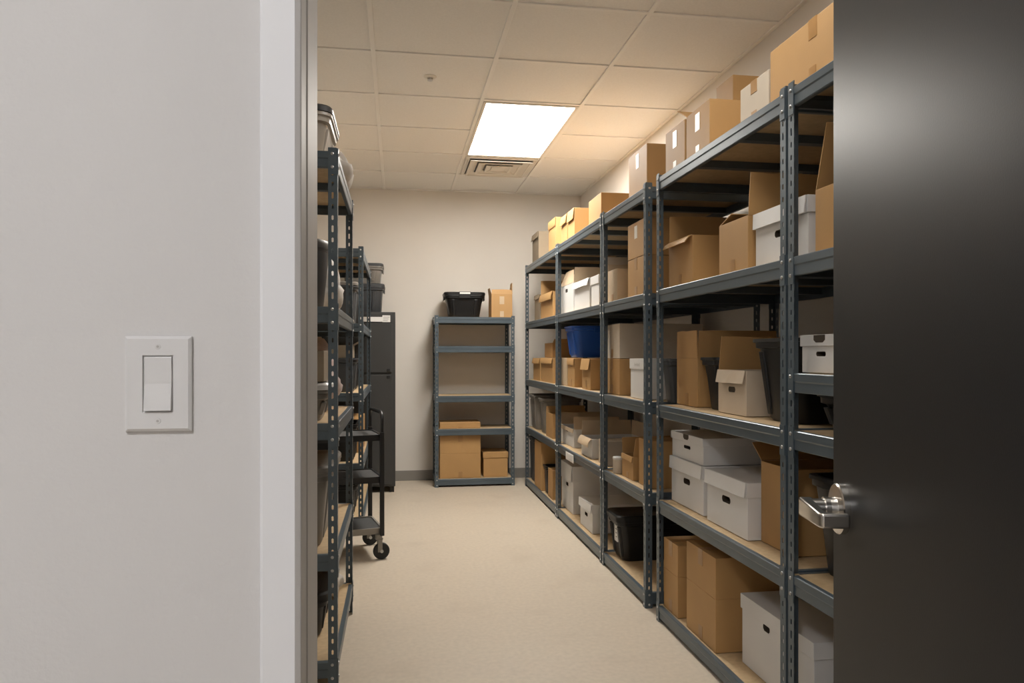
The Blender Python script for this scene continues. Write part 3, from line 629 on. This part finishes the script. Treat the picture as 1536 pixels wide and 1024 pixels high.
    {'kind': 'filebox', 'x': 1.255, 'y0': 4.634, 'y1': 4.963, 'z': 0.0775, 'h': 0.188, 'd': 0.36, 'label': 'short white box with bent lid beside the tall white box', 'group': 'white file boxes on the long row of shelves', 'lid': 'flap'},
    {'kind': 'tote', 'x': 1.225, 'y0': 3.969, 'y1': 4.223, 'z': 0.0775, 'h': 0.265, 'd': 0.5, 'label': 'large black storage tote with white label on bottom shelf', 'group': 'tubs and bins on the long row of shelves', 'mat': 'black', 'taper': 0.9, 'lid': 1, 'tag': 1},
    {'kind': 'carton', 'x': 1.232, 'y0': 3.1, 'y1': 3.271, 'z': 0.0775, 'h': 0.321, 'd': 0.46, 'label': 'thin brown box on bottom shelf beside the steel posts', 'group': 'cardboard boxes on the long row of shelves', 'tape': 2, 'seam': 1},
    {'kind': 'carton', 'x': 1.235, 'y0': 2.715, 'y1': 3.007, 'z': 0.0775, 'h': 0.371, 'd': 0.46, 'label': 'big brown box on bottom shelf beside the thin one', 'group': 'cardboard boxes on the long row of shelves', 'tape': 2, 'seam': 1},
    {'kind': 'filebox', 'x': 1.297, 'y0': 2.134, 'y1': 2.632, 'z': 0.0775, 'h': 0.262, 'd': 0.4, 'label': 'long white lidded box with one finger slot on bottom shelf behind double post', 'group': 'white file boxes on the long row of shelves', 'lid': 'plain', 'onehole': 1},
]

for it in ITEMS:
    {'carton': carton, 'filebox': filebox, 'tote': tote}[it['kind']](it)
def at(x0, x1, y0, y1, z, h, label, **o):
    """box given by its world footprint; front = -Y when turned, else +X for the racks beside the doorway"""
    return dict(y0=0, y1=o.pop('w'), d=o.pop('dd'), h=h, label=label, **o), ((x0+x1)/2, (y0+y1)/2, z+.0025)
def put(fn, x0, x1, y0, y1, z, h, label, face, **o):
    if face == '-y': it, l = at(x0, x1, y0, y1, z, h, label, w=x1-x0, dd=y1-y0, **o); rz = math.pi/2
    elif face == '+x': it, l = at(x0, x1, y0, y1, z, h, label, w=y1-y0, dd=x1-x0, **o); rz = math.pi
    else: it, l = at(x0, x1, y0, y1, z, h, label, w=y1-y0, dd=x1-x0, **o); rz = 0
    return fn(it, rotz=rz, loc=l)
# back wall rack
put(tote, .445, .838, 6.955, 7.23, 1.60, .243, 'black storage tote with lid on top of the short back wall rack', '-y', mat='black', taper=.82, lid=1, latch=1)
put(carton, .893, 1.095, 6.94, 7.16, 1.60, .222, 'tan box with raised top flaps on top of the short back wall rack', '-y', open=1, flaps=[('front', -25, .05, 0), ('near', 4, .115, 0, .45), ('far', 12, .06, 0, .6)], tape=5)
put(carton, .404, .79, 6.945, 7.26, .075, .405, 'large brown box filling the bottom of the short back wall rack', '-y', tape=2, seam=1)
put(carton, .404, .79, 6.96, 7.24, .544, .055, 'flat shallow box lying on the second lowest shelf of the short back wall rack', '-y', tape=1)
put(filebox, .815, 1.058, 6.96, 7.25, .075, .235, 'small brown lidded box beside the large brown box, short back wall rack', '-y', mat='kraft', lid='plain', hole=0)
# rack beside the doorway
LG = 'containers on the rack beside the doorway'
put(tote, -.70, -.235, 2.74, 3.12, 1.978, .185, 'grey lidded tub on top of the rack beside the doorway', '+x', group=LG, mat='clear_tub', lid=1, lidmat='darkgrey', taper=.9)
put(tote, -.70, -.245, 2.76, 3.02, 1.0, .145, 'pale tub with white lid on the middle shelf beside the doorway frame', '+x', group=LG, mat='smoke', lid=1, lidmat='white_plastic', taper=.92)
put(carton, -.66, -.265, 2.78, 3.0, 1.1455, .115, 'dark brown box on the pale tub with white lid', '+x', group=LG, mat='kraft_grey', tape=0)
put(tote, -.70, -.235, 2.76, 3.24, .53, .31, 'large taupe tub with lid on the second lowest shelf beside the doorway frame', '+x', group=LG, mat='smoke', lid=1, lidmat='smoke', taper=.88)
put(tote, -.70, -.26, 2.90, 3.25, .145, .185, 'black lidded tub on the bottom shelf of the rack beside the doorway', '+x', group=LG, mat='black', lid=1, taper=.93)
# rack behind the cart
CG = 'containers on the rack behind the cart'
put(tote, -.70, -.27, 5.27, 5.66, 1.463, .30, 'tall dark tub on the second shelf behind the cart', '+x', group=CG, mat='darkgrey', lid=1, lidmat='smoke', taper=.92)
put(tote, -.70, -.27, 5.72, 6.2, 1.463, .30, 'dark open tub beyond the tall one, second shelf of the rack behind the cart', '+x', group=CG, mat='black', taper=.92)
put(tote, -.70, -.27, 5.27, 5.60, .98, .24, 'dark grey tub under the small brown box, middle shelf behind the cart', '+x', group=CG, mat='darkgrey', taper=.92)
put(carton, -.66, -.31, 5.30, 5.57, 1.2205, .09, 'small brown box on the dark grey tub behind the cart', '+x', group=CG, mat='kraft_grey', open=1, flaps=[('front', 60, .05, 0)], tape=0)
put(tote, -.70, -.27, 5.65, 6.1, .98, .26, 'black tub beside the dark box on the middle shelf behind the cart', '+x', group=CG, mat='black', taper=.92)
put(tote, -.70, -.27, 5.27, 5.7, .49, .26, 'black tub on the second lowest shelf behind the cart', '+x', group=CG, mat='black', taper=.93)
put(carton, -.70, -.265, 5.76, 6.3, .49, .26, 'brown box beyond the black tub on the second lowest shelf behind the cart', '+x', group=CG, tape=0)
put(tote, -.70, -.27, 5.27, 5.65, .10, .22, 'black tub on the bottom shelf behind the cart wheels', '+x', group=CG, mat='black', taper=.93)
put(tote, -.70, -.27, 5.72, 6.15, .10, .26, 'dark grey tub on the bottom shelf beyond the black one behind the cart wheels', '+x', group=CG, mat='darkgrey', taper=.92)

# waste bin, bags, tin
def lathe(bm, prof, n=32):
    rings = [[(r*math.cos(a), r*math.sin(a), z) for a in [2*math.pi*k/n for k in range(n)]] for r, z in prof]
    loft(bm, rings, True, True)
t = thing('waste_bin', 'round dark waste bin on the second shelf beside the doorway frame', 'bin', (-.43, 2.915, 1.4225))
bm = new_bm(); lathe(bm, [(.145, 0), (.150, .008), (.172, .215), (.174, .216), (.176, .235), (.168, .235), (.145, .02)]); obj('tub', bm, 'darkgrey', t, smooth=True)
bm = new_bm(); lathe(bm, [(.178, .225), (.180, .245), (.172, .258), (.05, .266), (.0005, .267)]); obj('lid', bm, 'darkgrey', t, smooth=True)
def bag(label, loc, sx, sy, sz, m, seed, group='plastic bags on the rack beside the doorway'):
    rnd = random.Random(seed); bm = new_bm()
    bmesh.ops.create_icosphere(bm, subdivisions=4, radius=1)
    ph = [(rnd.uniform(3, 9), rnd.uniform(3, 9), rnd.uniform(2, 6), rnd.uniform(0, 6), rnd.uniform(.02, .07)) for _ in range(7)]
    for v in bm.verts:
        p = v.co.copy(); d = sum(a*math.sin(fx*p.x + fy*p.y*1.3 + fz*p.z + o) for fx, fy, fz, o, a in ph)
        k = 1 + d
        z = max(p.z*k, -.82)
        x, y = p.x*k, p.y*k
        sh = .86 + .2*(z < 0)
        v.co = (x*sx*sh, y*sy*sh, (z + .82)*sz/1.82)
    o = obj('plastic_bag', bm, m, loc=loc, smooth='all')
    return tag(o, label, 'bag', group)
bag('white plastic bag spilling over the top shelf of the doorway rack', (-.36, 3.37, 1.982), .155, .20, .21, 'bag_white', 3)
bag('white plastic bag behind the round dark waste bin', (-.36, 3.38, 1.424), .12, .19, .27, 'bag_white', 4)
bag('pink and white plastic bag on the middle shelf of the doorway rack', (-.375, 3.33, 1.004), .115, .22, .30, 'bag_pink', 5)
bag('grey-white crumpled bag on the bottom shelf of the doorway rack', (-.36, 3.44, .149), .11, .14, .20, 'bag_white', 6)
t = thing('round_tin', 'small pale round tin at the front of the fourth shelf', 'tin', (1.262, 4.075, .5675))
bm = new_bm(); lathe(bm, [(.030, 0), (.032, .003), (.032, .078), (.030, .080)], 28); obj('body', bm, 'pale', t, smooth=True)
bm = new_bm(); lathe(bm, [(.033, .079), (.034, .081), (.034, .090), (.031, .093)], 28); obj('lid', bm, 'white_plastic', t, smooth=True)
# plastic shelf tag on the beam of the second bay
t = thing('shelf_tag', 'clear plastic label holder clipped to the fourth shelf beam', 'label holder', (XF-.003, 5.06, .53))
bm = new_bm(); add_box(bm, -.004, -.0005, -.13, .10, -.034, .022); obj('holder', bm, 'label_paper', t, bevel=.0015)
bm = new_bm(); add_box(bm, -.0055, -.0038, -.10, .07, -.028, .014); obj('card', bm, 'white_plastic', t)

# ------------------------------------------------------------------ cabinet with two tubs
cx0, cx1, cy0, cy1, ch = -.66, -.012, 6.72, 7.29, 1.63
t = thing('metal_cabinet', 'dark grey metal cabinet in the back corner behind the shelving rack', 'cabinet', ((cx0+cx1)/2, cy0, 0))
hw_ = (cx1-cx0)/2
bm = new_bm(); add_box(bm, -hw_, hw_, 0, cy1-cy0, .055, ch); obj('body', bm, 'cabinet_paint', t, bevel=.004)
for z0, z1, nm in ((.075, 1.065, 'door'), (1.085, ch-.10, 'door'), (ch-.095, ch-.012, 'header_panel')):
    bm = new_bm(); add_box(bm, -hw_+.012, hw_-.03, -.014, .001, z0, z1); d = obj(nm, bm, 'cabinet_paint', t, bevel=.004)
    if nm == 'door':
        bm = new_bm(); add_box(bm, hw_-.075, hw_-.045, -.024, -.013, *((z1-.034, z1-.006) if z1 < 1.2 else (z0+.006, z0+.034))); obj('latch', bm, 'rubber', d, bevel=.003)
bm = new_bm(); add_box(bm, -hw_+.03, hw_-.11, -.0158, -.0135, ch-.088, ch-.045); obj('label_strip', bm, 'label_paper', t)
bm = new_bm(); add_box(bm, hw_-.115, hw_-.045, -.0172, -.0150, ch-.092, ch-.030); l = obj('label', bm, 'label_paper', t)
bm = new_bm()
for k in range(3): add_box(bm, hw_-.108, hw_-.052-.008*k, -.0180, -.0170, ch-.050-.016*k, ch-.043-.016*k)
obj('print', bm, 'ink_faint', l)
for x in (-hw_+.01, hw_-.05):
    for y in (.02, cy1-cy0-.06):
        bm = new_bm(); add_box(bm, x, x+.04, y, y+.04, 0, .056); obj('foot', bm, 'rubber', t)
put(tote, -.52, -.112, 6.78, 7.2, 1.63, .265, 'dark lidded tub on top of the metal cabinet', '-y', mat='darkgrey', lid=1, taper=.93)
put(tote, -.50, -.122, 6.79, 7.18, 1.897, .185, 'see-through taupe tub stacked on the dark tub over the cabinet', '-y', mat='smoke', lid=1, lidmat='darkgrey', taper=.93)

# ------------------------------------------------------------------ utility cart
CA = math.atan2(.22, .975)
cart = thing('utility_cart', 'black three-shelf utility cart on casters at the end of the doorway rack', 'cart', (-.079, 4.55, 0), CA)
CL, CW = .66, .36     # local: x from -CL to 0 (end with the handle), y from 0 to CW
def tray(z, lipm, m):
    bm = new_bm(); w = .012; z0 = z-.036
    o = rrect(CL/2, CW/2, .03, 4, -CL/2, CW/2); i = rrect(CL/2-w, CW/2-w, .022, 4, -CL/2, CW/2)
    loft(bm, [[(x, y, z0) for x, y in o], [(x, y, z) for x, y in o], [(x, y, z) for x, y in i], [(x, y, z-.008) for x, y in i]], True, False)
    s = obj('shelf', bm, lipm, cart, smooth=True)
    bm = new_bm(); loft(bm, [[(x, y, z-.012) for x, y in i], [(x, y, z-.006) for x, y in i]]); obj('rubber_mat', bm, 'cart_mat', s)
tray(.758, 'cart_black', 'cart_mat'); tray(.502, 'cart_black', 'cart_mat'); tray(.190, 'cart_lip', 'cart_mat')
for x in (-.012, -CL+.012):
    for y in (-.012, CW+.012):
        bm = new_bm(); add_box(bm, x-.013, x+.013, y-.011, y+.011, .145, .775); obj('post', bm, 'cart_black', cart, bevel=.003)
for x in (-.012, -CL+.012):
    pts = [(x, -.012, .775), (x, -.012, .84)]
    for k in range(1, 7): a = R(15*k); pts.append((x, -.012 + .055*(1-math.cos(a)), .84 + .055*math.sin(a)))
    for k in range(0, 7): a = R(15*k); pts.append((x, CW+.012 - .055*(1-math.sin(a)), .84 + .055*math.cos(a)))
    pts += [(x, CW+.012, .775)]
    bm = new_bm(); add_tube(bm, pts, .011); obj('handle', bm, 'cart_black', cart, smooth=True)
for x in (-.03, -CL+.03):
    for y in (.0, CW):
        bm = new_bm(); add_cyl(bm, (x, y, .150), (x, y, .128), .022, .022, 16)
        add_box(bm, x-.008, x+.020, y-.018, y-.0145, .046, .130); add_box(bm, x-.008, x+.020, y+.0145, y+.018, .046, .130); add_box(bm, x-.020, x+.023, y-.018, y+.018, .122, .130)
        cs = obj('caster', bm, 'cart_lip', cart, bevel=.001)
        bm = new_bm(); dx = .016
        lo = [(.030, -.013), (.046, -.013), (.050, -.008), (.050, .008), (.046, .013), (.030, .013)]
        rings = [[(x+dx+r*math.cos(a), y+w, .0505+r*math.sin(a)) for a in [2*math.pi*k/28 for k in range(28)]] for r, w in lo]
        loft(bm, rings); obj('wheel', bm, 'rubber', cs, smooth=True)
        bm = new_bm(); add_cyl(bm, (x+dx, y-.0195, .0505), (x+dx, y+.0195, .0505), .010, .010, 14); obj('axle', bm, 'zinc', cs)

# ------------------------------------------------------------------ world, camera, colour
w = bpy.data.worlds.new('World'); SC.world = w; w.use_nodes = True
w.node_tree.nodes['Background'].inputs[0].default_value = (.05, .05, .05, 1)
cam = bpy.data.cameras.new('Camera'); co = bpy.data.objects.new('Camera', cam); COL.objects.link(co)
co.location = (0, 0, 1.25); co.rotation_euler = (R(90), 0, -math.atan(173/1100))
cam.sensor_width = 36; cam.lens = 1100/1536*36; cam.shift_y = 19/1536; cam.clip_start = .01
SC.camera = co
vs = SC.view_settings
vs.view_transform = 'Standard'; vs.look = 'None'; vs.gamma = 1; vs.use_curve_mapping = False; vs.exposure = 0.0
SC.cycles.max_bounces = 10; SC.cycles.diffuse_bounces = 4; SC.cycles.use_denoising = True
